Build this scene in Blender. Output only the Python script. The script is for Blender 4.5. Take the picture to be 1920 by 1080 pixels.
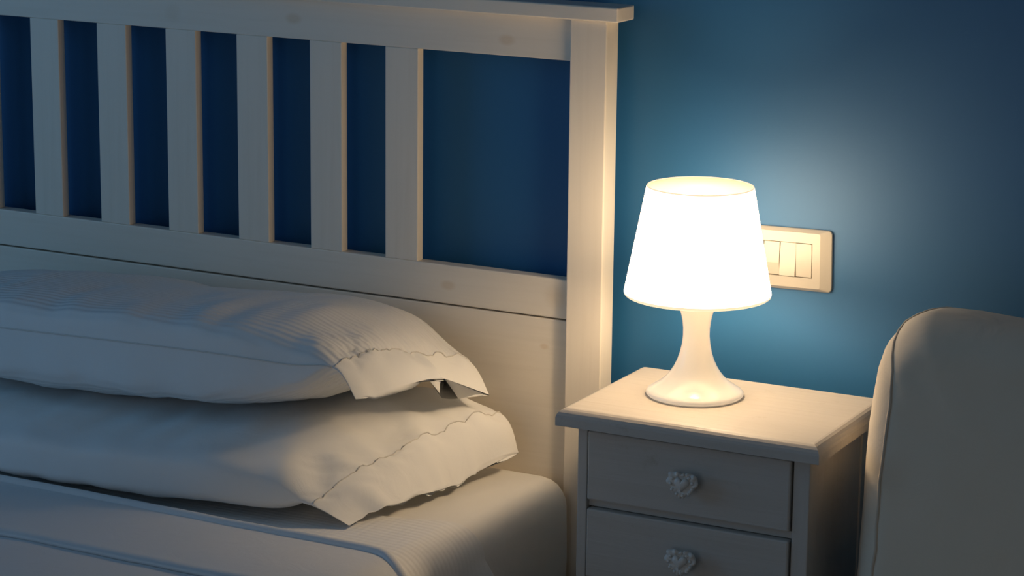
import bpy, bmesh, math, random
from mathutils import Vector, Matrix, noise

for o in list(bpy.data.objects):
    bpy.data.objects.remove(o, do_unlink=True)
SC = bpy.context.scene
COL = SC.collection
random.seed(7)

# ------------------------------------------------------------------ camera
cam_data = bpy.data.cameras.new('camera')
cam_data.sensor_width = 36.0
cam_data.lens = 4703.8 / 1920 * 36.0
cam_data.clip_start = 0.05
cam = bpy.data.objects.new('camera', cam_data)
COL.objects.link(cam)
_F = Vector((-0.4594, 0.8608, -0.2193)).normalized()
_R = Vector((0.8810, 0.4730, 0.0112)).normalized()
_U = _R.cross(_F).normalized()
_R = _F.cross(_U)
_m = Matrix((( _R.x, _U.x, -_F.x, 2.3995), (_R.y, _U.y, -_F.y, -2.9577), (_R.z, _U.z, -_F.z, 1.5328), (0, 0, 0, 1)))
cam.matrix_world = _m
SC.camera = cam

# ------------------------------------------------------------------ world, assumed window light, exposure
world = bpy.data.worlds.new('dusk_sky')
world.use_nodes = True
world.node_tree.nodes['Background'].inputs['Color'].default_value = (0.30, 0.48, 0.75, 1)
world.node_tree.nodes['Background'].inputs['Strength'].default_value = 0.35
SC.world = world

SC.view_settings.view_transform = 'Standard'
SC.view_settings.look = 'None'
SC.view_settings.gamma = 1.0
SC.view_settings.use_curve_mapping = False
SC.view_settings.exposure = 0.0
SC.cycles.max_bounces = 5
SC.cycles.diffuse_bounces = 4
SC.cycles.glossy_bounces = 2
SC.cycles.caustics_reflective = False
SC.cycles.caustics_refractive = False

def area_light(name, loc, rot, sx, sy, energy, color):
    d = bpy.data.lights.new(name, 'AREA')
    d.shape = 'RECTANGLE'
    d.size, d.size_y = sx, sy
    d.energy = energy
    d.color = color
    o = bpy.data.objects.new(name, d)
    COL.objects.link(o)
    o.location = loc
    o.rotation_euler = rot
    return o

# blue area light added for an assumed, unseen window in the left wall
area_light('assumed_window_light', (-1.50, -1.55, 1.45), (0, math.radians(-90), 0), 1.4, 1.5, 9.0, (0.14, 0.52, 1.0))
# unseen neutral fill light added behind the camera to lift the ambient
area_light('front_fill_light', (1.1, -3.76, 1.10), (math.radians(90), 0, 0), 1.5, 2.0, 3.3, (1.0, 0.94, 0.86))

LAMP_SHADE_COLOR = (1.0, 0.73, 0.45)
LAMP_SHADE_STRENGTH = 9.0

# ------------------------------------------------------------------ helpers
def new_obj(name, me, mat=None, parent=None, smooth=False, label=None):
    o = bpy.data.objects.new(name, me)
    COL.objects.link(o)
    if mat:
        me.materials.append(mat)
    if smooth:
        for f in me.polygons:
            f.use_smooth = True
    if parent:
        o.parent = parent
    if label:
        o['label'] = label
    return o

def bm_obj(name, bm, mat=None, parent=None, smooth=False, label=None, world=True):
    if parent is not None and world:
        off = parent_offset(parent)
        bmesh.ops.translate(bm, verts=bm.verts, vec=-off)
    me = bpy.data.meshes.new(name)
    bmesh.ops.recalc_face_normals(bm, faces=bm.faces)
    bm.to_mesh(me)
    bm.free()
    return new_obj(name, me, mat, parent, smooth, label)

def parent_offset(o):
    v = Vector((0, 0, 0))
    while o is not None:
        v += o.location
        o = o.parent
    return v

def thing(name, label, cat, loc, rotz=0.0, group=None):
    o = bpy.data.objects.new(name, None)
    COL.objects.link(o)
    o.empty_display_size = 0.05
    o.location = loc
    o.rotation_euler = (0, 0, rotz)
    tag(o, label, cat, group)
    return o

def tag(o, label, cat, group=None):
    o['label'] = label
    o['category'] = cat
    if group:
        o['group'] = group
    return o

def structure(o):
    o['kind'] = 'structure'
    return o

def add_box(bm, x0, x1, y0, y1, z0, z1):
    vs = [bm.verts.new((x, y, z)) for z in (z0, z1) for y in (y0, y1) for x in (x0, x1)]
    idx = [(0, 2, 3, 1), (4, 5, 7, 6), (0, 1, 5, 4), (2, 6, 7, 3), (0, 4, 6, 2), (1, 3, 7, 5)]
    return vs, [bm.faces.new([vs[i] for i in f]) for f in idx]

def box_bm(x0, x1, y0, y1, z0, z1, bevel=0.0, seg=2):
    bm = bmesh.new()
    add_box(bm, x0, x1, y0, y1, z0, z1)
    if bevel > 0:
        bmesh.ops.bevel(bm, geom=list(bm.edges), offset=bevel, segments=seg, profile=0.5, affect='EDGES')
    return bm

def lathe_bm(profile, n=64, close_top=False, close_bottom=False):
    bm = bmesh.new()
    rings = []
    for r, z in profile:
        rings.append([bm.verts.new((r * math.cos(2 * math.pi * k / n), r * math.sin(2 * math.pi * k / n), z)) for k in range(n)])
    for a, b in zip(rings, rings[1:]):
        for k in range(n):
            bm.faces.new((a[k], a[(k + 1) % n], b[(k + 1) % n], b[k]))
    if close_bottom:
        bm.faces.new(list(reversed(rings[0])))
    if close_top:
        bm.faces.new(rings[-1])
    return bm

def tube_bm(pts, radius, n=8):
    bm = bmesh.new()
    rings = []
    for i, p in enumerate(pts):
        p = Vector(p)
        a = Vector(pts[max(0, i - 1)])
        b = Vector(pts[min(len(pts) - 1, i + 1)])
        t = (b - a).normalized()
        up = Vector((0, 1, 0)) if abs(t.y) < 0.9 else Vector((0, 0, 1))
        u = t.cross(up).normalized()
        v = t.cross(u).normalized()
        rings.append([bm.verts.new(p + radius * (math.cos(2 * math.pi * k / n) * u + math.sin(2 * math.pi * k / n) * v)) for k in range(n)])
    for a, b in zip(rings, rings[1:]):
        for k in range(n):
            bm.faces.new((a[k], a[(k + 1) % n], b[(k + 1) % n], b[k]))
    bm.faces.new(rings[0])
    bm.faces.new(rings[-1])
    return bm

def catmull(vals, t):
    """vals: list of floats / Vectors, t in [0, len-1]"""
    n = len(vals)
    i = min(int(t), n - 2)
    f = t - i
    p0 = vals[max(0, i - 1)]
    p1, p2 = vals[i], vals[i + 1]
    p3 = vals[min(n - 1, i + 2)]
    return 0.5 * ((2 * p1) + (p2 - p0) * f + (2 * p0 - 5 * p1 + 4 * p2 - p3) * f * f + (3 * p1 - p0 - 3 * p2 + p3) * f * f * f)

def sstep(a, b, x):
    t = max(0.0, min(1.0, (x - a) / (b - a)))
    return t * t * (3 - 2 * t)

# ------------------------------------------------------------------ materials
def mat_new(name):
    m = bpy.data.materials.new(name)
    m.use_nodes = True
    nt = m.node_tree
    return m, nt, nt.nodes['Principled BSDF']

def nd(nt, kind, **kw):
    n = nt.nodes.new(kind)
    for k, v in kw.items():
        if k in n.inputs:
            n.inputs[k].default_value = v
        else:
            setattr(n, k, v)
    return n

def wood_paint(name, base, dark, grain_axis='z', rough=0.42, knots=True, bump=0.12, wear=0.0, knot_at=()):
    m, nt, b = mat_new(name)
    L = nt.links
    tc = nd(nt, 'ShaderNodeTexCoord')
    mp = nd(nt, 'ShaderNodeMapping')
    sc = {'x': (2, 40, 40), 'y': (40, 2, 40), 'z': (40, 40, 2)}[grain_axis]
    mp.inputs['Scale'].default_value = sc
    L.new(tc.outputs['Object'], mp.inputs['Vector'])
    nz = nd(nt, 'ShaderNodeTexNoise', Scale=2.2, Detail=6.0, Roughness=0.6, Distortion=0.6)
    L.new(mp.outputs['Vector'], nz.inputs['Vector'])
    big = nd(nt, 'ShaderNodeTexNoise', Scale=7.0, Detail=3.0)
    L.new(tc.outputs['Object'], big.inputs['Vector'])
    mix = nd(nt, 'ShaderNodeMix', data_type='RGBA')
    mix.inputs['A'].default_value = (*base, 1)
    mix.inputs['B'].default_value = (*dark, 1)
    mr = nd(nt, 'ShaderNodeMapRange')
    mr.inputs['From Min'].default_value = 0.45
    mr.inputs['From Max'].default_value = 0.85
    mr.inputs['To Max'].default_value = 0.35
    L.new(nz.outputs['Fac'], mr.inputs['Value'])
    L.new(mr.outputs['Result'], mix.inputs['Factor'])
    col = mix.outputs['Result']
    if knots:
        vo = nd(nt, 'ShaderNodeTexVoronoi', Scale=4.3)
        L.new(tc.outputs['Object'], vo.inputs['Vector'])
        kr = nd(nt, 'ShaderNodeMapRange')
        kr.inputs['From Min'].default_value = 0.10
        kr.inputs['From Max'].default_value = 0.03
        kr.inputs['To Max'].default_value = 0.30
        L.new(vo.outputs['Distance'], kr.inputs['Value'])
        mx2 = nd(nt, 'ShaderNodeMix', data_type='RGBA')
        mx2.inputs['B'].default_value = (dark[0] * 0.8, dark[1] * 0.66, dark[2] * 0.45, 1)
        L.new(col, mx2.inputs['A'])
        L.new(kr.outputs['Result'], mx2.inputs['Factor'])
        col = mx2.outputs['Result']
    for kx, kz, kr_ in knot_at:      # single knots showing through the paint
        sub = nd(nt, 'ShaderNodeVectorMath', operation='SUBTRACT')
        sub.inputs[1].default_value = (kx, 0.0, kz)
        L.new(tc.outputs['Object'], sub.inputs[0])
        scl = nd(nt, 'ShaderNodeVectorMath', operation='MULTIPLY')
        scl.inputs[1].default_value = (1.0 / (1.7 * kr_), 0.0, 1.0 / kr_)
        L.new(sub.outputs[0], scl.inputs[0])
        ln = nd(nt, 'ShaderNodeVectorMath', operation='LENGTH')
        L.new(scl.outputs[0], ln.inputs[0])
        kk = nd(nt, 'ShaderNodeMapRange')
        kk.inputs['From Min'].default_value = 1.1
        kk.inputs['From Max'].default_value = 0.5
        kk.inputs['To Max'].default_value = 0.32
        L.new(ln.outputs['Value'], kk.inputs['Value'])
        mk = nd(nt, 'ShaderNodeMix', data_type='RGBA')
        mk.inputs['B'].default_value = (dark[0] * 0.85, dark[1] * 0.66, dark[2] * 0.42, 1)
        L.new(col, mk.inputs['A'])
        L.new(kk.outputs['Result'], mk.inputs['Factor'])
        col = mk.outputs['Result']
    if wear > 0:
        wn = nd(nt, 'ShaderNodeTexNoise', Scale=38.0, Detail=8.0, Roughness=0.7)
        L.new(tc.outputs['Object'], wn.inputs['Vector'])
        wr = nd(nt, 'ShaderNodeMapRange')
        wr.inputs['From Min'].default_value = 0.60
        wr.inputs['From Max'].default_value = 0.72
        wr.inputs['To Max'].default_value = wear
        L.new(wn.outputs['Fac'], wr.inputs['Value'])
        mx3 = nd(nt, 'ShaderNodeMix', data_type='RGBA')
        mx3.inputs['B'].default_value = (dark[0] * 0.75, dark[1] * 0.68, dark[2] * 0.55, 1)
        L.new(col, mx3.inputs['A'])
        L.new(wr.outputs['Result'], mx3.inputs['Factor'])
        col = mx3.outputs['Result']
    L.new(col, b.inputs['Base Color'])
    b.inputs['Roughness'].default_value = rough
    bp = nd(nt, 'ShaderNodeBump', Strength=bump, Distance=0.002)
    L.new(nz.outputs['Fac'], bp.inputs['Height'])
    L.new(bp.outputs['Normal'], b.inputs['Normal'])
    return m

def fabric(name, base, stripe=None, stripe_scale=110.0, stripe_strength=0.5, weave=900.0, rough=0.9, stripe2=None):
    """cotton: fine weave bump, soft mottling, optional woven stripes along an axis"""
    m, nt, b = mat_new(name)
    L = nt.links
    tc = nd(nt, 'ShaderNodeTexCoord')
    nz = nd(nt, 'ShaderNodeTexNoise', Scale=9.0, Detail=4.0)
    L.new(tc.outputs['Object'], nz.inputs['Vector'])
    mix = nd(nt, 'ShaderNodeMix', data_type='RGBA')
    mix.inputs['A'].default_value = (*base, 1)
    mix.inputs['B'].default_value = (base[0] * 0.94, base[1] * 0.94, base[2] * 0.93, 1)
    L.new(nz.outputs['Fac'], mix.inputs['Factor'])
    L.new(mix.outputs['Result'], b.inputs['Base Color'])
    b.inputs['Roughness'].default_value = rough
    b.inputs['Specular IOR Level'].default_value = 0.2
    b.inputs['Sheen Weight'].default_value = 0.08
    fine = nd(nt, 'ShaderNodeTexNoise', Scale=weave, Detail=2.0)
    L.new(tc.outputs['Object'], fine.inputs['Vector'])
    bp = nd(nt, 'ShaderNodeBump', Strength=0.12, Distance=0.0006)
    L.new(fine.outputs['Fac'], bp.inputs['Height'])
    wr = nd(nt, 'ShaderNodeTexNoise', Scale=22.0, Detail=5.0, Roughness=0.55, Distortion=1.2)
    L.new(tc.outputs['Object'], wr.inputs['Vector'])
    bw = nd(nt, 'ShaderNodeBump', Strength=0.22, Distance=0.004)
    L.new(wr.outputs['Fac'], bw.inputs['Height'])
    L.new(bp.outputs['Normal'], bw.inputs['Normal'])
    last = bw
    for ax in (stripe, stripe2):
        if ax:
            wv = nd(nt, 'ShaderNodeTexWave', wave_type='BANDS', bands_direction=ax, Scale=stripe_scale, Distortion=0.4)
            wv.inputs['Detail Scale'].default_value = 0.3
            L.new(tc.outputs['Object'], wv.inputs['Vector'])
            b2 = nd(nt, 'ShaderNodeBump', Strength=stripe_strength, Distance=0.0012)
            L.new(wv.outputs['Fac'], b2.inputs['Height'])
            L.new(last.outputs['Normal'], b2.inputs['Normal'])
            last = b2
    L.new(last.outputs['Normal'], b.inputs['Normal'])
    return m

def plain(name, base, rough=0.5, spec=0.5, noise_amt=0.05, noise_scale=20.0, bump=0.0, bump_scale=200.0, coat=0.0):
    m, nt, b = mat_new(name)
    L = nt.links
    tc = nd(nt, 'ShaderNodeTexCoord')
    nz = nd(nt, 'ShaderNodeTexNoise', Scale=noise_scale, Detail=5.0)
    L.new(tc.outputs['Object'], nz.inputs['Vector'])
    mix = nd(nt, 'ShaderNodeMix', data_type='RGBA')
    mix.inputs['A'].default_value = (*base, 1)
    k = 1.0 - noise_amt
    mix.inputs['B'].default_value = (base[0] * k, base[1] * k, base[2] * k, 1)
    L.new(nz.outputs['Fac'], mix.inputs['Factor'])
    L.new(mix.outputs['Result'], b.inputs['Base Color'])
    b.inputs['Roughness'].default_value = rough
    b.inputs['Specular IOR Level'].default_value = spec
    b.inputs['Coat Weight'].default_value = coat
    if bump > 0:
        fn = nd(nt, 'ShaderNodeTexNoise', Scale=bump_scale, Detail=3.0)
        L.new(tc.outputs['Object'], fn.inputs['Vector'])
        bp = nd(nt, 'ShaderNodeBump', Strength=bump, Distance=0.001)
        L.new(fn.outputs['Fac'], bp.inputs['Height'])
        L.new(bp.outputs['Normal'], b.inputs['Normal'])
    return m

M = {}
M['wall'] = plain('blue_wall_paint', (0.017, 0.132, 0.315), rough=0.55, spec=0.6, noise_amt=0.10, noise_scale=3.0, bump=0.10, bump_scale=160.0)
M['room'] = plain('pale_room_paint', (0.72, 0.70, 0.66), rough=0.8, noise_scale=2.0)
M['ceiling'] = plain('ceiling_paint', (0.75, 0.74, 0.70), rough=0.9, noise_scale=2.0)
M['floor'] = wood_paint('floor_boards', (0.28, 0.20, 0.13), (0.16, 0.10, 0.06), 'y', rough=0.45)
M['bed_x'] = wood_paint('bed_white_stain_rail', (0.85, 0.78, 0.67), (0.71, 0.64, 0.52), 'x',
                        knot_at=((0.7217, 0.7031, 0.0045), (0.5703, 0.7715, 0.0075), (0.3182, 1.1260, 0.0085), (0.6586, 1.1191, 0.0080)))
M['bed_z'] = wood_paint('bed_white_stain_upright', (0.85, 0.78, 0.67), (0.71, 0.64, 0.52), 'z', knots=False)
M['stand_x'] = wood_paint('nightstand_white_rail', (0.57, 0.53, 0.48), (0.45, 0.41, 0.34), 'x', rough=0.5, knots=False, bump=0.35, wear=0.30)
M['stand_z'] = wood_paint('nightstand_white_side', (0.57, 0.53, 0.48), (0.45, 0.41, 0.34), 'z', rough=0.5, knots=False, bump=0.35, wear=0.30)
M['stand_dark'] = plain('nightstand_inside', (0.30, 0.28, 0.24), rough=0.8)
M['knob'] = plain('knob_white_resin', (0.78, 0.75, 0.70), rough=0.4, noise_amt=0.12, noise_scale=150.0, bump=0.3, bump_scale=300.0)
M['cotton'] = fabric('white_cotton', (0.88, 0.88, 0.87))
M['cotton_stripe'] = fabric('white_cotton_satin_stripe', (0.88, 0.88, 0.87), stripe='Y', stripe_scale=33.0, stripe_strength=0.75)
M['sheet'] = fabric('white_cotton_waffle_sheet', (0.88, 0.87, 0.85), stripe='Y', stripe2='X', stripe_scale=33.0, stripe_strength=0.28)
M['blanket'] = fabric('pale_blanket_cotton', (0.74, 0.75, 0.76), weave=500.0)
M['mattress'] = fabric('fitted_sheet_cotton', (0.88, 0.86, 0.82))
M['thread'] = plain('seam_thread', (0.72, 0.70, 0.66), rough=0.9)
M['slip'] = fabric('cream_slipcover', (0.76, 0.67, 0.54), weave=420.0)
M['piping'] = fabric('cream_piping', (0.62, 0.53, 0.42), weave=420.0)
M['leg'] = wood_paint('chair_leg_wood', (0.30, 0.18, 0.09), (0.18, 0.10, 0.05), 'z')
M['plate'] = plain('ivory_switch_plastic', (0.55, 0.51, 0.44), rough=0.25, noise_amt=0.02)
M['plate_gap'] = plain('switch_gap', (0.10, 0.08, 0.06), rough=0.7)
M['metal'] = plain('lamp_socket_metal', (0.6, 0.6, 0.6), rough=0.3)

# lamp materials
def lamp_materials():
    m, nt, b = mat_new('lamp_shade_glowing_plastic')
    L = nt.links
    b.inputs['Base Color'].default_value = (0.85, 0.80, 0.70, 1)
    b.inputs['Roughness'].default_value = 0.35
    b.inputs['Emission Color'].default_value = (*LAMP_SHADE_COLOR, 1)
    b.inputs['Emission Strength'].default_value = LAMP_SHADE_STRENGTH
    M['shade'] = m
    m, nt, b = mat_new('lamp_shade_inner_plastic')
    b.inputs['Base Color'].default_value = (0.30, 0.27, 0.22, 1)
    b.inputs['Roughness'].default_value = 0.5
    b.inputs['Emission Color'].default_value = (*LAMP_SHADE_COLOR, 1)
    b.inputs['Emission Strength'].default_value = 0.5
    M['shade_in'] = m
    m, nt, b = mat_new('lamp_shade_thick_rim')
    b.inputs['Base Color'].default_value = (0.85, 0.80, 0.70, 1)
    b.inputs['Roughness'].default_value = 0.35
    b.inputs['Emission Color'].default_value = (*LAMP_SHADE_COLOR, 1)
    b.inputs['Emission Strength'].default_value = 1.0
    M['shade_rim'] = m
    m, nt, b = mat_new('lamp_base_milky_plastic')
    b.inputs['Base Color'].default_value = (0.88, 0.85, 0.79, 1)
    b.inputs['Roughness'].default_value = 0.16
    b.inputs['Coat Weight'].default_value = 0.3
    b.inputs['Subsurface Weight'].default_value = 0.0
    b.inputs['Subsurface Radius'].default_value = (0.03, 0.022, 0.015)
    b.inputs['Subsurface Scale'].default_value = 0.6
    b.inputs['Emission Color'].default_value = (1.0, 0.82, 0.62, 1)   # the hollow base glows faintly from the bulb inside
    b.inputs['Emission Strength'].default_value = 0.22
    M['lamp_base'] = m
    m, nt, b = mat_new('bulb_glass_lit')
    b.inputs['Base Color'].default_value = (0.9, 0.9, 0.9, 1)
    b.inputs['Emission Color'].default_value = (1.0, 0.73, 0.45, 1)
    b.inputs['Emission Strength'].default_value = 140.0
    M['bulb'] = m
lamp_materials()

# ------------------------------------------------------------------ room shell
WALL_Y = 0.052
XL, XR, YF, ZC = -1.45, 3.2, -3.7, 2.65

def quad_box(name, x0, x1, y0, y1, z0, z1, mat):
    return structure(bm_obj(name, box_bm(x0, x1, y0, y1, z0, z1), mat))

quad_box('floor', XL - 0.1, XR + 0.1, YF - 0.1, WALL_Y + 0.1, -0.1, 0.0, M['floor'])
quad_box('ceiling', XL - 0.1, XR + 0.1, YF - 0.1, WALL_Y + 0.1, ZC, ZC + 0.1, M['ceiling'])
quad_box('wall_back', XL - 0.1, XR + 0.1, WALL_Y, WALL_Y + 0.1, 0.0, ZC, M['wall'])
quad_box('wall_right', XR, XR + 0.1, YF, WALL_Y, 0.0, ZC, M['room'])
bm = bmesh.new()          # front wall (behind the camera) with an added opening for the fill light
for a in ((XL - 0.1, 0.3, 0, ZC), (1.9, XR + 0.1, 0, ZC), (0.3, 1.9, 2.15, ZC)):
    add_box(bm, a[0], a[1], YF - 0.1, YF, a[2], a[3])
structure(bm_obj('wall_front', bm, M['room']))
dr = bpy.data.objects.new('fill_opening_1', None)  # unseen opening with frame, added to house the fill light
COL.objects.link(dr)
dr.location = (1.1, YF - 0.05, 0)
structure(dr)
dr['label'] = 'added framed opening for the fill light in the wall facing the bed'
for a in ((0.3, 0.36, 0, 2.15), (1.84, 1.9, 0, 2.15), (0.36, 1.84, 2.09, 2.15), (1.07, 1.13, 0, 2.09)):
    bm_obj('fill_opening_frame', box_bm(a[0], a[1], YF - 0.05, YF - 0.01, a[2], a[3]), M['room'], dr)
bm = bmesh.new()          # left wall with an opening added for the assumed window
WY0, WY1, WZ0, WZ1 = -2.35, -0.75, 0.70, 2.20
for a in ((YF, WY0, 0, ZC), (WY1, WALL_Y, 0, ZC), (WY0, WY1, 0, WZ0), (WY0, WY1, WZ1, ZC)):
    add_box(bm, XL - 0.1, XL, a[0], a[1], a[2], a[3])
structure(bm_obj('wall_left', bm, M['room']))
win = bpy.data.objects.new('assumed_window_1', None)  # unseen window, assumed from the blue light on the left side
COL.objects.link(win)
win.location = (XL - 0.05, (WY0 + WY1) / 2, WZ0)
structure(win)
win['label'] = 'assumed unseen window in the left wall, added for the blue light'
for a in ((WY0, WY0 + 0.05, WZ0, WZ1), (WY1 - 0.05, WY1, WZ0, WZ1), (WY0 + 0.05, WY1 - 0.05, WZ0, WZ0 + 0.05), (WY0 + 0.05, WY1 - 0.05, WZ1 - 0.05, WZ1),
          (-1.575, -1.525, WZ0 + 0.05, WZ1 - 0.05)):
    bm_obj('assumed_window_frame', box_bm(XL - 0.04, XL - 0.005, a[0], a[1], a[2], a[3]), M['room'], win)  # frame bars of the assumed window

# ------------------------------------------------------------------ bed frame with slatted headboard
PITCH, SW, ST = 0.1237, 0.0525, 0.0149
XP0, XP1 = 0.9103, 0.9638            # right post
XC = 0.15                            # bed centre line
XQ1, XQ0 = 2 * XC - XP0, 2 * XC - XP1  # left post
PY0, PY1 = -0.0124, 0.0231
Z_TR, Z_LR, Z_SEAM, Z_CAP = 0.80 + 0.2977, 0.80, 0.7438, 1.155
bed = thing('bed_frame', 'white wooden bed frame with tall slatted headboard against the blue wall', 'bed', (XC, -1.0, 0.0))
for x0, x1 in ((XP0, XP1), (XQ0, XQ1)):
    bm_obj('post', box_bm(x0, x1, PY0, PY1, 0.0, Z_CAP, 0.0015), M['bed_z'], bed)
bm_obj('top_cap', box_bm(2 * XC - 0.983, 0.983, -0.020, 0.030, Z_CAP, 1.1745, 0.0018), M['bed_x'], bed)
bm_obj('top_rail', box_bm(XQ1, XP0, 0.0, ST + 0.004, Z_TR, Z_CAP, 0.001), M['bed_x'], bed)
bm_obj('lower_rail', box_bm(XQ1, XP0, -0.0006, ST + 0.006, Z_SEAM + 0.0012, Z_LR, 0.0018), M['bed_x'], bed)
bm_obj('panel', box_bm(XQ1, XP0, 0.0005, ST + 0.004, 0.26, Z_SEAM - 0.0012, 0.0018), M['bed_x'], bed)
slat_me = None
for k in range(9):
    x = 5 * PITCH - k * PITCH
    if slat_me is None:
        s = bm_obj('slat', box_bm(0, SW, 0.0, ST, 0.0, Z_TR - Z_LR, 0.001), M['bed_z'], bed, world=False)
        slat_me = s.data
    else:
        s = new_obj('slat', slat_me, None, bed)
    s.location = Vector((x, 0.0, Z_LR)) - bed.location
for x0, x1 in ((0.940, 0.962), (2 * XC - 0.962, 2 * XC - 0.940)):
    bm_obj('side_rail', box_bm(x0, x1, -2.02, PY0, 0.25, 0.392, 0.002), M['bed_x'], bed)
for x0, x1 in ((XP0, XP1), (XQ0, XQ1)):
    bm_obj('foot_post', box_bm(x0, x1, -2.06, -2.02, 0.0, 0.46, 0.0015), M['bed_z'], bed)
bm_obj('footboard', box_bm(XQ1, XP0, -2.052, -2.03, 0.18, 0.44, 0.002), M['bed_x'], bed)
bm_obj('slat_base', box_bm(2 * XC - 0.94, 0.94, -2.02, -0.002, 0.28, 0.33), M['bed_z'], bed)

# ------------------------------------------------------------------ mattress under a fitted sheet
MX0, MX1, MY0, MY1, MZ0, MZ1 = 2 * XC - 0.926, 0.926, -2.015, -0.006, 0.332, 0.531
def mattress():
    bm = bmesh.new()
    r = 0.038
    n = 6
    # rounded-rectangle outline
    def outline(inset, step=0.05):
        pts = []
        rr = max(0.004, 0.042 - inset)
        cx = ((MX1 - inset - rr, MY0 + inset + rr, -90), (MX1 - inset - rr, MY1 - inset - rr, 0), (MX0 + inset + rr, MY1 - inset - rr, 90), (MX0 + inset + rr, MY0 + inset + rr, 180))
        for x, y, a0 in cx:
            for k in range(9):
                a = math.radians(a0 + 90 * k / 8)
                pts.append((x + rr * math.cos(a), y + rr * math.sin(a)))
        return pts
    levels = [(0.02, MZ0), (0.004, MZ0 + 0.012)]
    for k in range(1, 7):
        levels.append((0.0, MZ0 + 0.012 + (MZ1 - r - MZ0 - 0.012) * k / 6))
    for k in range(1, n + 1):
        a = math.pi / 2 * k / n
        levels.append((r * (1 - math.cos(a)), MZ1 - r + r * math.sin(a)))
    rings = []
    for inset, z in levels:
        ring = []
        for (x, y) in outline(inset):
            h = (z - MZ0) / (MZ1 - MZ0)
            w = 0.004 * noise.noise(Vector((x * 9, y * 9, z * 9))) + 0.004 * math.sin(math.pi * min(1, max(0, h)))
            d = Vector((x - XC, y + 1.0)).normalized()
            if y > -0.03:
                d.y = 0
            ring.append(bm.verts.new((x + d.x * w, y + d.y * w, z)))
        rings.append(ring)
    m = len(rings[0])
    for a, b in zip(rings, rings[1:]):
        for k in range(m):
            bm.faces.new((a[k], a[(k + 1) % m], b[(k + 1) % m], b[k]))
    bm.faces.new(list(reversed(rings[0])))
    bm.faces.new(rings[-1])
    o = bm_obj('mattress', bm, M['mattress'], smooth=True)
    return tag(o, 'thick mattress in a plain white fitted sheet on the bed', 'mattress')
mattress()

# ------------------------------------------------------------------ draped sheets
def drape_grid(name, mat, y_head, y_foot, lift, drop, head_fn=None, wave=0.004, thick=0.003, nx=26, ny=70, folds=1.0, parent=None, seed=0.0, xr=None, flare=0.0, roll=0.0):
    """cloth lying on the mattress, hanging over both long sides; head_fn shifts the head edge as a function of the arc length"""
    R_ = 0.042 + lift
    xr = xr or (MX1 + lift)
    xl = 2 * XC - xr
    top = MZ1 + lift
    flat = (xr - R_) - (xl + R_)
    arc = R_ * math.pi / 2
    total = flat + 2 * arc + 2 * drop
    # parameter samples, denser near the right side
    ss = []
    cuts = [(0, drop, 10), (drop, drop + arc, 8), (drop + arc, drop + arc + flat, 60), (drop + arc + flat, drop + 2 * arc + flat, 10), (drop + 2 * arc + flat, total, 22)]
    for a, b, n in cuts:
        for k in range(n):
            ss.append(a + (b - a) * k / n)
    ss.append(total)
    vv = []
    for j in range(ny + 1):
        t = j / ny
        vv.append(t ** 1.8)
    bm = bmesh.new()
    grid = []
    for s in ss:
        row = []
        for t in vv:
            if s < drop:
                x, z, side, h = xl, top - R_ - (drop - s), -1, drop - s
            elif s < drop + arc:
                a = (s - drop) / R_
                x, z, side, h = xl + R_ - R_ * math.cos(a), top - R_ + R_ * math.sin(a), -1, 0
            elif s < drop + arc + flat:
                x, z, side, h = xl + R_ + (s - drop - arc), top, 0, 0
            elif s < drop + 2 * arc + flat:
                a = (s - drop - arc - flat) / R_
                x, z, side, h = xr - R_ + R_ * math.sin(a), top - R_ + R_ * math.cos(a), 1, 0
            else:
                h = s - (drop + 2 * arc + flat)
                x, z, side = xr, top - R_ - h, 1
            yh = y_head + (head_fn(x, h, side) if head_fn else 0.0)
            y = yh + (y_foot - yh) * t
            # vertical folds on the hanging part
            k = min(1.0, h / 0.08)
            f = folds * k * (0.010 * (0.5 + 0.5 * math.sin(y * 46 + 2.2 * noise.noise(Vector((y * 4, seed, 0))))) + 0.012 * max(0, noise.noise(Vector((y * 9, h * 5, seed + 3)))))
            x += side * f
            if side == 1 and flare:
                x += flare * k * math.exp(-abs(y - yh) / 0.05)
            if side == 0 or h == 0:
                z += wave * noise.noise(Vector((x * 6 + seed, y * 9, 1.7))) + wave * 0.4 * noise.noise(Vector((x * 17, y * 23, seed)))
            row.append(bm.verts.new((x, y, max(z, 0.02))))
        grid.append(row)
    head_line = [(r_[0].co.x, r_[0].co.y, r_[0].co.z + roll * 0.5) for r_ in grid]
    for a, b in zip(grid, grid[1:]):
        for j in range(len(vv) - 1):
            bm.faces.new((a[j], a[j + 1], b[j + 1], b[j]))
    o = bm_obj(name, bm, mat, parent, smooth=True)
    if roll > 0:
        pts = [Vector(row_co) for row_co in head_line]
        bm2 = tube_bm(pts, roll, 10)
        bm_obj('rolled_edge', bm2, mat, parent, smooth=True)
    so = o.modifiers.new('thickness', 'SOLIDIFY')
    so.thickness = thick
    so.offset = 1.0
    return o

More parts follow.
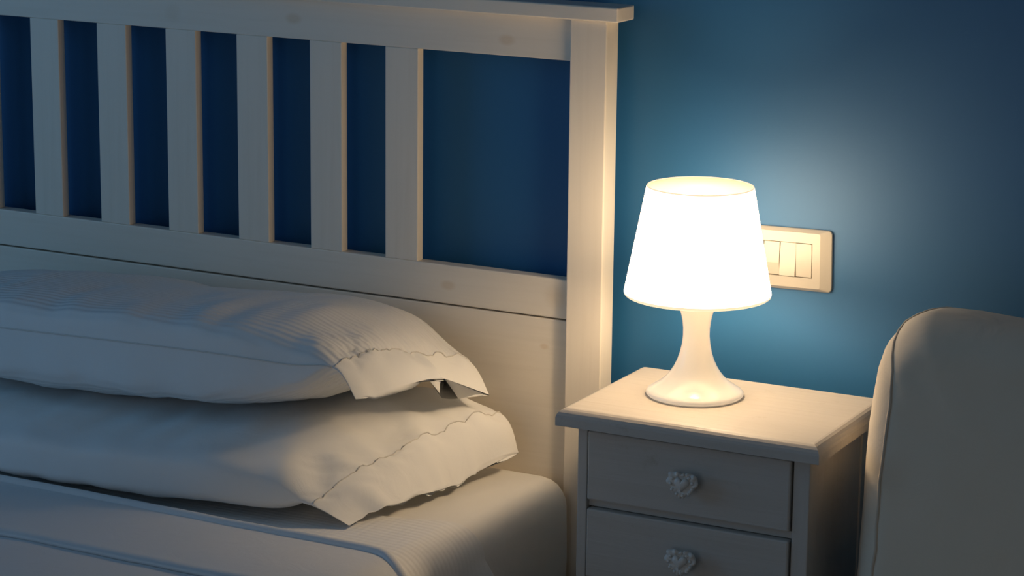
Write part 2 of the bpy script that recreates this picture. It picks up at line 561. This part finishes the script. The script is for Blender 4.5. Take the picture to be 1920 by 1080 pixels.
flat_sheet = drape_grid('flat_sheet', M['sheet'], -0.305, -1.98, 0.0045, 0.17,
                        head_fn=lambda x, h, side: -0.012 * math.sin((x - 0.70) * 14) + (0.030 if side == 1 else 0) * min(1, h / 0.1) + 0.03 * sstep(0.80, 0.95, x),
                        wave=0.0022, thick=0.0026, folds=1.0, seed=2.0, flare=0.028)
tag(flat_sheet, 'white waffle-striped flat sheet lying over the mattress and hanging down its side', 'sheet')
blanket = thing('blanket', 'pale folded-back blanket across the bed in front of the pillows', 'blanket', (XC, -1.2, 0.36))
def blanket_head(x, h, side):
    return -0.030 * sstep(0.88, 0.965, x) - (0.35 * h if side == 1 else 0)
drape_grid('cover', M['blanket'], -0.474, -1.95, 0.010, 0.20, head_fn=blanket_head, wave=0.003, thick=0.006, xr=0.952, parent=blanket, folds=0.8, seed=5.0)
drape_grid('turned_down_band', M['blanket'], -0.474, -0.645, 0.0165, 0.17, head_fn=blanket_head, wave=0.002, thick=0.005, xr=0.959, parent=blanket, folds=0.8, seed=5.0, ny=16, roll=0.0075)

# ------------------------------------------------------------------ pillows
def pillow(name, label, stations, seed, flap_from, mats, fold=None, front_pow=0.5, low_pow=0.42, seam=True, wrinkle=0.006):
    """stations: (front point, back point, up, down); the case is a tube along the stations.
    flap_from: station index where the flat hem of the case begins."""
    base = Vector(stations[0][0]) * 0.5 + Vector(stations[-1][0]) * 0.5
    zmin = min(min(s[0][2], s[1][2]) - s[3] for s in stations)
    root = thing(name, label, 'pillow', (base.x, -0.2, zmin), group='white pillows stacked against the headboard')
    Fs = [Vector(s[0]) for s in stations]
    Bs = [Vector(s[1]) for s in stations]
    Us = [s[2] for s in stations]
    Ds = [s[3] for s in stations]
    n = len(stations)
    NV = 64
    def point(t, v, upper):
        F, B = catmull(Fs, t), catmull(Bs, t)
        u = max(0.0015, catmull(Us, t)) if upper else -max(0.0015, catmull(Ds, t))
        phi = math.pi * v
        a = 0.5 - 0.5 * math.cos(phi)
        flap = sstep(flap_from - 0.9, flap_from, t)
        pw = (front_pow if upper else low_pow) * (1 - flap) + 0.8 * flap
        prof = max(0.0, math.sin(phi)) ** pw
        P = F.lerp(B, a)
        # outward direction: mostly up, at the open end leaning with the slope
        P = P + Vector((0, 0, 1)) * u * prof
        return P, a, prof
    def surf(t, v, upper):
        P, a, prof = point(t, v, upper)
        w = wrinkle
        q = Vector((P.x * 7 + seed, P.y * 7, P.z * 7))
        d = w * noise.noise(q) + w * 0.55 * noise.noise(q * 2.6)
        # puckers gathered at the corner by the open end
        g = sstep(flap_from - 1.5, flap_from - 0.1, t) * (1 - sstep(flap_from, flap_from + 0.6, t))
        d += 0.009 * g * noise.noise(Vector((a * 10, t * 1.5, seed + 9)))
        cr = 1.0 - abs(noise.noise(Vector((a * 13 + 2.0 * (flap_from - t), t * 0.8, seed + 21)))) * 5.0
        d -= 0.0045 * sstep(flap_from - 1.1, flap_from - 0.2, t) * (1 - sstep(flap_from, flap_from + 0.5, t)) * max(0.0, cr)
        # long soft creases over the front face
        d += 0.005 * (1 - abs(2 * a - 0.5)) * noise.noise(Vector((P.x * 26 + P.z * 16, P.z * 9, seed + 4))) * (1 - g)
        d *= min(1, prof * 1.6)
        P = P + Vector((0, -0.35 * (1 - a), 1.0 if upper else -0.5)).normalized() * d
        # the hem ripples
        hf = max(0.0, t - flap_from) / max(1e-6, (n - 1 - flap_from))
        if fold and hf > 0:
            P = P + fold(a, hf)
            P.z += 0.004 * hf * noise.noise(Vector((a * 9, 1.3, seed)))
            P.x += 0.006 * hf * noise.noise(Vector((a * 7, 4.3, seed)))
        return P
    def body(t0, t1, nt_):
        bm = bmesh.new()
        rows = []
        for i in range(nt_ + 1):
            t = t0 + (t1 - t0) * i / nt_
            ring = []
            for j in range(NV + 1):
                ring.append(bm.verts.new(surf(t, j / NV, True)))
            for j in range(NV - 1, 0, -1):
                ring.append(bm.verts.new(surf(t, j / NV, False)))
            rows.append(ring)
        m = len(rows[0])
        for a, b in zip(rows, rows[1:]):
            for k in range(m):
                bm.faces.new((a[k], a[(k + 1) % m], b[(k + 1) % m], b[k]))
        return bm, rows
    bm, rows = body(0, flap_from, 26 * 4)
    bm.faces.new(list(reversed(rows[0])))
    bm_obj('pillow_body', bm, mats[0], root, smooth=True)
    bm, rows = body(flap_from, n - 1.0, 20)
    # open end: close the thin hem
    bm.faces.new(rows[-1])
    hem = bm_obj('pillowcase_hem', bm, mats[1], root, smooth=True, label='flat stitched hem at the open end of the pillowcase')
    # stitched seam where the hem starts
    pts = [surf(flap_from, 0.03 + 0.94 * j / 80, True) + Vector((0.0008, -0.0003, 0.0006)) for j in range(81)]
    bm_obj('hem_seam', tube_bm(pts, 0.0008, 6), M['thread'], root, smooth=True)
    if seam:
        pts = [surf(t * 0.05, 0.0, True) + Vector((0, -0.0006, 0)) for t in range(2, int(flap_from / 0.05))]
        bm_obj('side_seam', tube_bm(pts, 0.0010, 6), M['thread'], root, smooth=True)
    return root

lower = [
    ((-0.02, -0.30, 0.59), (-0.02, -0.10, 0.59), 0.002, 0.002),
    ((0.02, -0.43, 0.588), (0.02, -0.04, 0.588), 0.030, 0.038),
    ((0.20, -0.464, 0.584), (0.20, -0.025, 0.588), 0.040, 0.043),
    ((0.42, -0.462, 0.584), (0.42, -0.025, 0.590), 0.042, 0.043),
    ((0.60, -0.442, 0.584), (0.60, -0.025, 0.594), 0.050, 0.042),
    ((0.695, -0.418, 0.578), (0.715, -0.028, 0.600), 0.046, 0.032),
    ((0.752, -0.400, 0.566), (0.824, -0.034, 0.606), 0.022, 0.008),
    ((0.799, -0.386, 0.5435), (0.856, -0.042, 0.562), 0.0015, 0.0015),
]
def lower_hem(a, hf):
    v = Vector((0, 0, 0))
    v += Vector((0.006, 0, 0.004)) * math.exp(-((a - 0.30) / 0.09) ** 2)
    v += Vector((0.0, 0, -0.008)) * math.exp(-((a - 0.62) / 0.16) ** 2)
    v += Vector((0.005, 0, 0.008)) * math.exp(-((a - 0.17) / 0.045) ** 2)
    for c, w in ((0.11, 0.018), (0.235, 0.020), (0.40, 0.022), (0.49, 0.016), (0.58, 0.020), (0.70, 0.020)):
        e = math.exp(-((a - c) / w) ** 2)
        v += Vector((-0.0026, 0, 0.0018)) * e - Vector((-0.0020, 0, 0.0012)) * math.exp(-((a - c - 0.03) / w) ** 2)
    return v * hf
pillow('pillow', 'lower of the two white pillows, lying directly on the sheeted mattress', lower, 1.0, 6, (M['cotton'], M['cotton']),
       fold=lower_hem, seam=False, front_pow=0.42)
upper = [
    ((0.00, -0.27, 0.70), (0.00, -0.10, 0.70), 0.002, 0.002),
    ((0.04, -0.35, 0.718), (0.04, -0.05, 0.70), 0.032, 0.070),
    ((0.20, -0.374, 0.728), (0.20, -0.03, 0.70), 0.052, 0.088),
    ((0.42, -0.376, 0.735), (0.42, -0.03, 0.70), 0.052, 0.090),
    ((0.58, -0.370, 0.737), (0.58, -0.03, 0.705), 0.054, 0.082),
    ((0.690, -0.360, 0.734), (0.680, -0.03, 0.70), 0.050, 0.056),
    ((0.756, -0.354, 0.736), (0.782, -0.05, 0.680), 0.020, 0.012),
    ((0.786, -0.350, 0.699), (0.826, -0.07, 0.646), 0.0015, 0.0015),
]
def upper_hem(a, hf):
    # the hem lifts towards the back, then drops in one sharp fold
    up = 0.022 * sstep(0.05, 0.60, a) * (1 - sstep(0.615, 0.68, a))
    dn = -0.006 * sstep(0.62, 0.70, a) * (1 - sstep(0.75, 1.0, a))
    dx = -0.014 * sstep(0.60, 0.68, a) * (1 - sstep(0.70, 0.95, a)) + 0.010 * math.exp(-((a - 0.60) / 0.05) ** 2)
    return Vector((dx, 0, up + dn)) * hf ** 0.8
pillow('pillow', 'upper of the two white pillows, resting on the other with a drooping striped end', upper, 4.0, 6, (M['cotton_stripe'], M['cotton']),
       fold=upper_hem, front_pow=0.45, low_pow=0.26)

# ------------------------------------------------------------------ nightstand
NS = thing('nightstand', 'white wooden nightstand with heart-knob drawers, carrying the lamp', 'nightstand', (1.0391, -0.2629, 0.0), 0.01354)
NS.scale = (0.977, 0.977, 0.977)
NZ = 0.7025 / 0.977      # height of the top in the nightstand's own units
def ns_part(name, bm, mat, parent=None, smooth=False, label=None):
    return bm_obj(name, bm, mat, parent or NS, smooth, label, world=False)
def ns_top():
    # moulded top: rounded upper edge, small step below
    bm = bmesh.new()
    x0, x1, y0, y1 = -0.0100, 0.3470, -0.0095, 0.2400
    prof = [(0.006, -0.0240), (0.0, -0.0225), (0.0, -0.0120), (0.0008, -0.0085), (0.0030, -0.0050), (0.0062, -0.0022), (0.0100, -0.0004), (0.0130, 0.0)]
    rings = []
    for ins, z in prof:
        rings.append([bm.verts.new(c) for c in ((x0 + ins, y0 + ins, NZ + z), (x1 - ins, y0 + ins, NZ + z), (x1 - ins, y1, NZ + z), (x0 + ins, y1, NZ + z))])
    for a, b in zip(rings, rings[1:]):
        for k in range(4):
            bm.faces.new((a[k], a[(k + 1) % 4], b[(k + 1) % 4], b[k]))
    bm.faces.new(list(reversed(rings[0])))
    bm.faces.new(rings[-1])
    return bm
ns_part('top', ns_top(), M['stand_x'])
BX0, BX1, BY0, BY1, BZ1 = 0.0134, 0.3294, 0.0100, 0.2290, NZ - 0.0235
ns_part('stile', box_bm(BX0, BX0 + 0.0135, BY0, BY0 + 0.02, 0.0, BZ1, 0.0012), M['stand_z'])
ns_part('stile', box_bm(BX1 - 0.0215, BX1, BY0, BY0 + 0.02, 0.0, BZ1, 0.0012), M['stand_z'])
for z0, z1 in ((BZ1 - 0.004, BZ1), (NZ - 0.1305, NZ - 0.1205), (NZ - 0.2345, NZ - 0.2245), (0.08, NZ - 0.3290)):
    ns_part('rail', box_bm(BX0 + 0.0135, BX1 - 0.0215, BY0 + 0.007, BY0 + 0.02, z0, z1, 0.0008), M['stand_x'])
ns_part('side_panel', box_bm(BX0, BX0 + 0.012, BY0 + 0.02, BY1, 0.02, BZ1), M['stand_z'])
ns_part('side_panel', box_bm(BX1 - 0.015, BX1 - 0.0025, BY0 + 0.02, BY1 - 0.028, 0.02, BZ1), M['stand_z'])
ns_part('back_stile', box_bm(BX1 - 0.018, BX1, BY1 - 0.029, BY1, 0.0, BZ1, 0.0012), M['stand_z'])
ns_part('back_panel', box_bm(BX0 + 0.012, BX1 - 0.018, BY1 - 0.008, BY1, 0.02, BZ1), M['stand_z'])
def heart_bm(w, d):
    bm = bmesh.new()
    pts = []
    for k in range(28):
        t = 2 * math.pi * k / 28
        pts.append((16 * math.sin(t) ** 3 / 17 * w / 2, (13 * math.cos(t) - 5 * math.cos(2 * t) - 2 * math.cos(3 * t) - math.cos(4 * t)) / 17 * w / 2))
    levels = [(1.0, 0.0), (1.0, -d * 0.45), (0.86, -d * 0.80), (0.55, -d * 0.98)]
    rings = [[bm.verts.new((x * s, y, z * s)) for x, z in pts] for s, y in levels]
    for a, b in zip(rings, rings[1:]):
        for k in range(28):
            bm.faces.new((a[k], a[(k + 1) % 28], b[(k + 1) % 28], b[k]))
    bm.faces.new(rings[0])
    c = bm.verts.new((0, -d, 0))
    for k in range(28):
        bm.faces.new((rings[-1][k], rings[-1][(k + 1) % 28], c))
    return bm
def rosette_bm():
    """ruffled round knob with petals around the rim, on a short neck"""
    bm = bmesh.new()
    n = 72
    prof = [(0.0060, 0.0, 0), (0.0060, -0.0080, 0), (0.0130, -0.0095, 0.2), (0.0190, -0.0120, 1.0), (0.0205, -0.0150, 1.0), (0.0190, -0.0178, 0.9), (0.0150, -0.0180, 0.5), (0.0120, -0.0165, 0.2), (0.0040, -0.0165, 0)]
    rings = []
    for r, y, ruf in prof:
        ring = []
        for k in range(n):
            t = 2 * math.pi * k / n
            # heart-leaning outline, ruffled with eleven petals
            rr = r * (1 + ruf * 0.05 * math.cos(11 * t))
            yy = y - 0.0016 * ruf * math.cos(11 * t)
            hx = 16 * math.sin(t) ** 3 / 15.0
            hz = (13 * math.cos(t) - 5 * math.cos(2 * t) - 2 * math.cos(3 * t) - math.cos(4 * t)) / 15.0 + 0.12
            q = 0.62 * ruf
            ring.append(bm.verts.new((rr * (math.sin(t) * (1 - q) + hx * q), yy, rr * 0.92 * (math.cos(t) * (1 - q) + hz * q))))
        rings.append(ring)
    for a, b in zip(rings, rings[1:]):
        for k in range(n):
            bm.faces.new((a[k], a[(k + 1) % n], b[(k + 1) % n], b[k]))
    bm.faces.new(rings[0])
    bm.faces.new(rings[-1])
    # beads on the rim
    for k in range(11):
        t = 2 * math.pi * (k + 0.5) / 11
        bmesh.ops.create_icosphere(bm, subdivisions=1, radius=0.0026, matrix=Matrix.Translation((0.0150 * math.cos(t), -0.0178, 0.0136 * math.sin(t) - 0.0006)))
    return bm
DX0, DX1 = 0.0288, 0.3053
for i, (z0, z1) in enumerate(((NZ - 0.1195, NZ - 0.0280), (NZ - 0.2235, NZ - 0.1315), (NZ - 0.3275, NZ - 0.2355))):
    d = ns_part('drawer', box_bm(DX0, DX1, BY0 - 0.0035, BY0 + 0.016, z0, z1, 0.0022, 2), M['stand_x'])
    zc = NZ - (0.0740 if i == 0 else 0.1760 if i == 1 else 0.281)
    kb = ns_part('knob_rosette', rosette_bm(), M['knob'], d, smooth=True)
    kb.location = (0.1680, BY0 - 0.0035, zc)
    h = ns_part('knob_heart', heart_bm(0.0215, 0.006), M['knob'], d, smooth=True, label='small raised heart on the drawer knob')
    h.location = (0.1680, BY0 - 0.0035 - 0.0160, zc + 0.0006)

# ------------------------------------------------------------------ table lamp
LX, LY, LZ = 1.1535, -0.1261, 0.7027
lamp = thing('table_lamp', 'small white plastic table lamp, lit, on the nightstand', 'lamp', (LX, LY, LZ))
lamp.scale = (0.977, 0.977, 0.977)
base_prof = [(0.0560, 0.0), (0.0615, 0.0006), (0.0636, 0.0030), (0.0634, 0.0050), (0.0610, 0.0078), (0.0560, 0.0108), (0.0500, 0.0146), (0.0440, 0.0190), (0.0385, 0.0242),
             (0.0330, 0.0308), (0.0282, 0.0385), (0.0240, 0.0475), (0.0207, 0.0580), (0.0184, 0.0690), (0.0173, 0.0800), (0.0174, 0.0900), (0.0186, 0.1000), (0.0206, 0.1090), (0.0236, 0.1175), (0.0238, 0.1195), (0.0150, 0.1200)]
bm_obj('base', lathe_bm(base_prof, 72, True, True), M['lamp_base'], lamp, smooth=True, world=False)
shade_prof = [(0.0880, 0.1250), (0.0905, 0.1236), (0.0930, 0.1240), (0.0948, 0.1256), (0.0951, 0.1285), (0.0944, 0.1330)]
for k in range(1, 13):
    t = k / 12
    shade_prof.append((0.0944 + (0.0690 - 0.0944) * t, 0.1330 + (0.2810 - 0.1330) * t))
shade_prof += [(0.0686, 0.2822), (0.0676, 0.2826), (0.0668, 0.2816)]
for k in range(1, 13):
    t = k / 12
    shade_prof.append((0.0668 + (0.0922 - 0.0668) * t, 0.2816 + (0.1330 - 0.2816) * t))
shade_prof += [(0.0926, 0.1285), (0.0905, 0.1262), (0.0880, 0.1250)]
shade_prof = [(r, 0.1330 + (z - 0.1236) * (0.2770 - 0.1330) / (0.2826 - 0.1236)) for r, z in shade_prof]
shade = bm_obj('shade', lathe_bm(shade_prof, 96), M['shade'], lamp, smooth=True, world=False, label='glowing white conical shade')
shade.data.materials.append(M['shade_in'])
shade.data.materials.append(M['shade_rim'])
for f in shade.data.polygons:
    ring = f.index // 96
    f.material_index = 0 if 4 <= ring < 17 else 2 if (ring < 4 or ring < 20) else 1
bm_obj('socket', lathe_bm([(0.0125, 0.1200), (0.0125, 0.138), (0.010, 0.140)], 32, True, True), M['metal'], lamp, smooth=True, world=False)
bulb_prof = [(0.0095, 0.140), (0.0120, 0.145), (0.0180, 0.154), (0.0218, 0.165), (0.0225, 0.174), (0.0210, 0.183), (0.0165, 0.1915), (0.0090, 0.1965), (0.0015, 0.1980)]
bm_obj('bulb', lathe_bm(bulb_prof, 32, True, True), M['bulb'], lamp, smooth=True, world=False)

# ------------------------------------------------------------------ light switch plate
SWP = thing('light_switch', 'ivory three-module light switch plate on the blue wall behind the lamp', 'switch', (1.1727 + 0.0331, WALL_Y, 0.8759 - 0.0216))
SWP.rotation_euler = (0, -0.0233, 0)
def plate_bm(hw, hh, d):
    bm = bmesh.new()
    def rr(w, h, r, y, n=6):
        out = []
        for cx, cz, a0 in ((w - r, h - r, 0), (-w + r, h - r, 90), (-w + r, -h + r, 180), (w - r, -h + r, 270)):
            for k in range(n + 1):
                a = math.radians(a0 + 90 * k / n)
                out.append(bm.verts.new((cx + r * math.cos(a), y, cz + r * math.sin(a))))
        return out
    iw, ih = 0.0343, 0.0230
    rings = [rr(hw, hh, 0.006, 0.0), rr(hw, hh, 0.006, -0.0030), rr(hw - 0.0008, hh - 0.0008, 0.0055, -0.0042), rr(hw - 0.0150, hh - 0.0045, 0.003, -d), rr(iw, ih, 0.0006, -d), rr(iw, ih, 0.0006, -0.002)]
    n = len(rings[0])
    for a, b in zip(rings, rings[1:]):
        for k in range(n):
            bm.faces.new((a[k], a[(k + 1) % n], b[(k + 1) % n], b[k]))
    bm.faces.new(rings[0])
    bm.faces.new(rings[-1])
    return bm
bm_obj('plate', plate_bm(0.0600, 0.0410, 0.0085), M['plate'], SWP, world=False)
bm_obj('inner_frame', box_bm(-0.0341, 0.0341, -0.0022, -0.0015, -0.0228, 0.0228), M['plate_gap'], SWP, world=False)
def rocker(x, tilt, split):
    bm = bmesh.new()
    w, h = 0.01095, 0.0221
    if split:      # two facets meeting below the middle
        zs = [(h, -0.0080), (-0.006, -0.0096), (-h, -0.0062)]
    else:
        zs = [(h, -0.0088 - tilt), (0.0, -0.0088), (-h, -0.0088 + tilt)]
    L_, R_ = [], []
    for z, y in zs:
        L_.append(bm.verts.new((-w, y, z)))
        R_.append(bm.verts.new((w, y, z)))
    for z in (-h, h):
        L_.append(bm.verts.new((-w, -0.002, z)))
        R_.append(bm.verts.new((w, -0.002, z)))
    for a in range(5):
        b = (a + 1) % 5
        bm.faces.new((L_[a], L_[b], R_[b], R_[a]))
    bm.faces.new(L_)
    bm.faces.new(list(reversed(R_)))
    bmesh.ops.bevel(bm, geom=list(bm.edges), offset=0.0004, segments=1, affect='EDGES')
    o = bm_obj('rocker', bm, M['plate'], SWP, world=False)
    o.location = (x, 0, 0)
rocker(-0.0225, 0.0, True)
rocker(0.0, -0.0022, False)
rocker(0.0225, 0.0, False)

# ------------------------------------------------------------------ upholstered chair beside the nightstand
chair = thing('upholstered_chair', 'cream fabric-covered chair with rounded padded back beside the nightstand', 'chair', (1.68, -0.45, 0.0))
CX0, CX1, CYF, CYB, CZ0, CZ1 = 1.404, 1.941, -0.235, -0.115, 0.36, 0.862
def back_outline(inset, n=14):
    """outline of the back in the x-z plane, from bottom left over the top to bottom right"""
    pts = []
    rx, rz = max(0.006, 0.072 - inset * 0.7), max(0.006, 0.112 - inset * 0.7)
    x0, x1, z1 = CX0 + inset, CX1 - inset, CZ1 - inset
    zb = CZ0 + inset
    for k in range(14):
        t = k / 13
        z = zb + (z1 - rz - zb) * t
        pts.append((x0 + 0.010 * t ** 2 - 0.002 * math.sin(t * 9) * max(0, 1 - inset / 0.06), z))
    for k in range(1, n + 1):
        a = math.pi / 2 * k / n
        pts.append((x0 + 0.010 + rx * (1 - math.cos(a)), z1 - rz + rz * math.sin(a)))
    xm0, xm1 = x0 + 0.010 + rx, x1 - 0.010 - rx
    for k in range(1, 10):
        t = k / 10
        pts.append((xm0 + (xm1 - xm0) * t, z1 - 0.004 * math.sin(math.pi * t)))
    for k in range(n + 1):
        a = math.pi / 2 * (1 - k / n)
        pts.append((x1 - 0.010 - rx * (1 - math.cos(a)), z1 - rz + rz * math.sin(a)))
    for k in range(1, 14):
        t = 1 - k / 13
        z = zb + (z1 - rz - zb) * t
        pts.append((x1 - 0.010 * t ** 2, z))
    return pts
def chair_back():
    bm = bmesh.new()
    levels = []
    r = 0.050
    for k in range(0, 9):        # back roundover
        a = math.pi / 2 * k / 8
        levels.append((r * (1 - math.sin(a)), CYB - r * (1 - math.cos(a))))
    levels = [(r * (1 - math.sin(math.pi / 2 * k / 8)), CYB - r * (1 - math.cos(math.pi / 2 * k / 8))) for k in range(9)]
    levels += [(r * (1 - math.cos(math.pi / 2 * k / 8)), CYF + r * (1 - math.sin(math.pi / 2 * k / 8))) for k in range(0, 9)]
    levels += [(0.075, CYF - 0.003), (0.11, CYF - 0.006), (0.15, CYF - 0.008), (0.19, CYF - 0.009), (0.225, CYF - 0.0095)]
    rings = []
    for ins, y in levels:
        ring = []
        for (x, z) in back_outline(ins):
            q = Vector((x * 14, y * 14, z * 14))
            d = 0.0035 * noise.noise(q) + 0.002 * noise.noise(q * 2.7)
            if 0.0 < ins < 0.05 and y < (CYF + CYB) / 2:
                d += 0.0022 * noise.noise(Vector((x * 40, 3.1, z * 46))) 
            # lean backwards slightly towards the top
            yy = y + 0.03 * (z - CZ0) / (CZ1 - CZ0) - 0.015
            ring.append(bm.verts.new((x - d * (1 if x < 1.6 else -1), yy + d, z + d * 0.6)))
        rings.append(ring)
    m = len(rings[0])
    for a, b in zip(rings, rings[1:]):
        for k in range(m):
            bm.faces.new((a[k], a[(k + 1) % m], b[(k + 1) % m], b[k]))
    bm.faces.new(rings[0])
    bm.faces.new(rings[-1])
    return bm, rings
bm, rings = chair_back()
# the seam runs near the front on the sides and slips behind the top edge
seam_pts = []
nr = len(rings[0])
for k in range(nr):
    g = min(k, nr - 1 - k)
    f = 15.2 - 10.0 * sstep(15, 28, g)
    i = int(f)
    seam_pts.append(rings[i][k].co.lerp(rings[i + 1][k].co, f - i))
bm_obj('backrest', bm, M['slip'], chair, smooth=True)
bm_obj('piping', tube_bm(seam_pts, 0.0022, 8), M['piping'], chair, smooth=True, label='corded piping along the edge of the backrest')
bm_obj('seat', box_bm(1.421, 1.931, -0.76, -0.245, 0.30, 0.43, 0.03, 4), M['slip'], chair, smooth=True)
bm_obj('seat_frame', box_bm(1.436, 1.916, -0.74, -0.15, 0.24, 0.30, 0.004), M['slip'], chair)
for x in (1.451, 1.861):
    for y in (-0.73, -0.21):
        bm_obj('leg', box_bm(x, x + 0.04, y, y + 0.04, 0.0, 0.245, 0.003), M['leg'], chair)
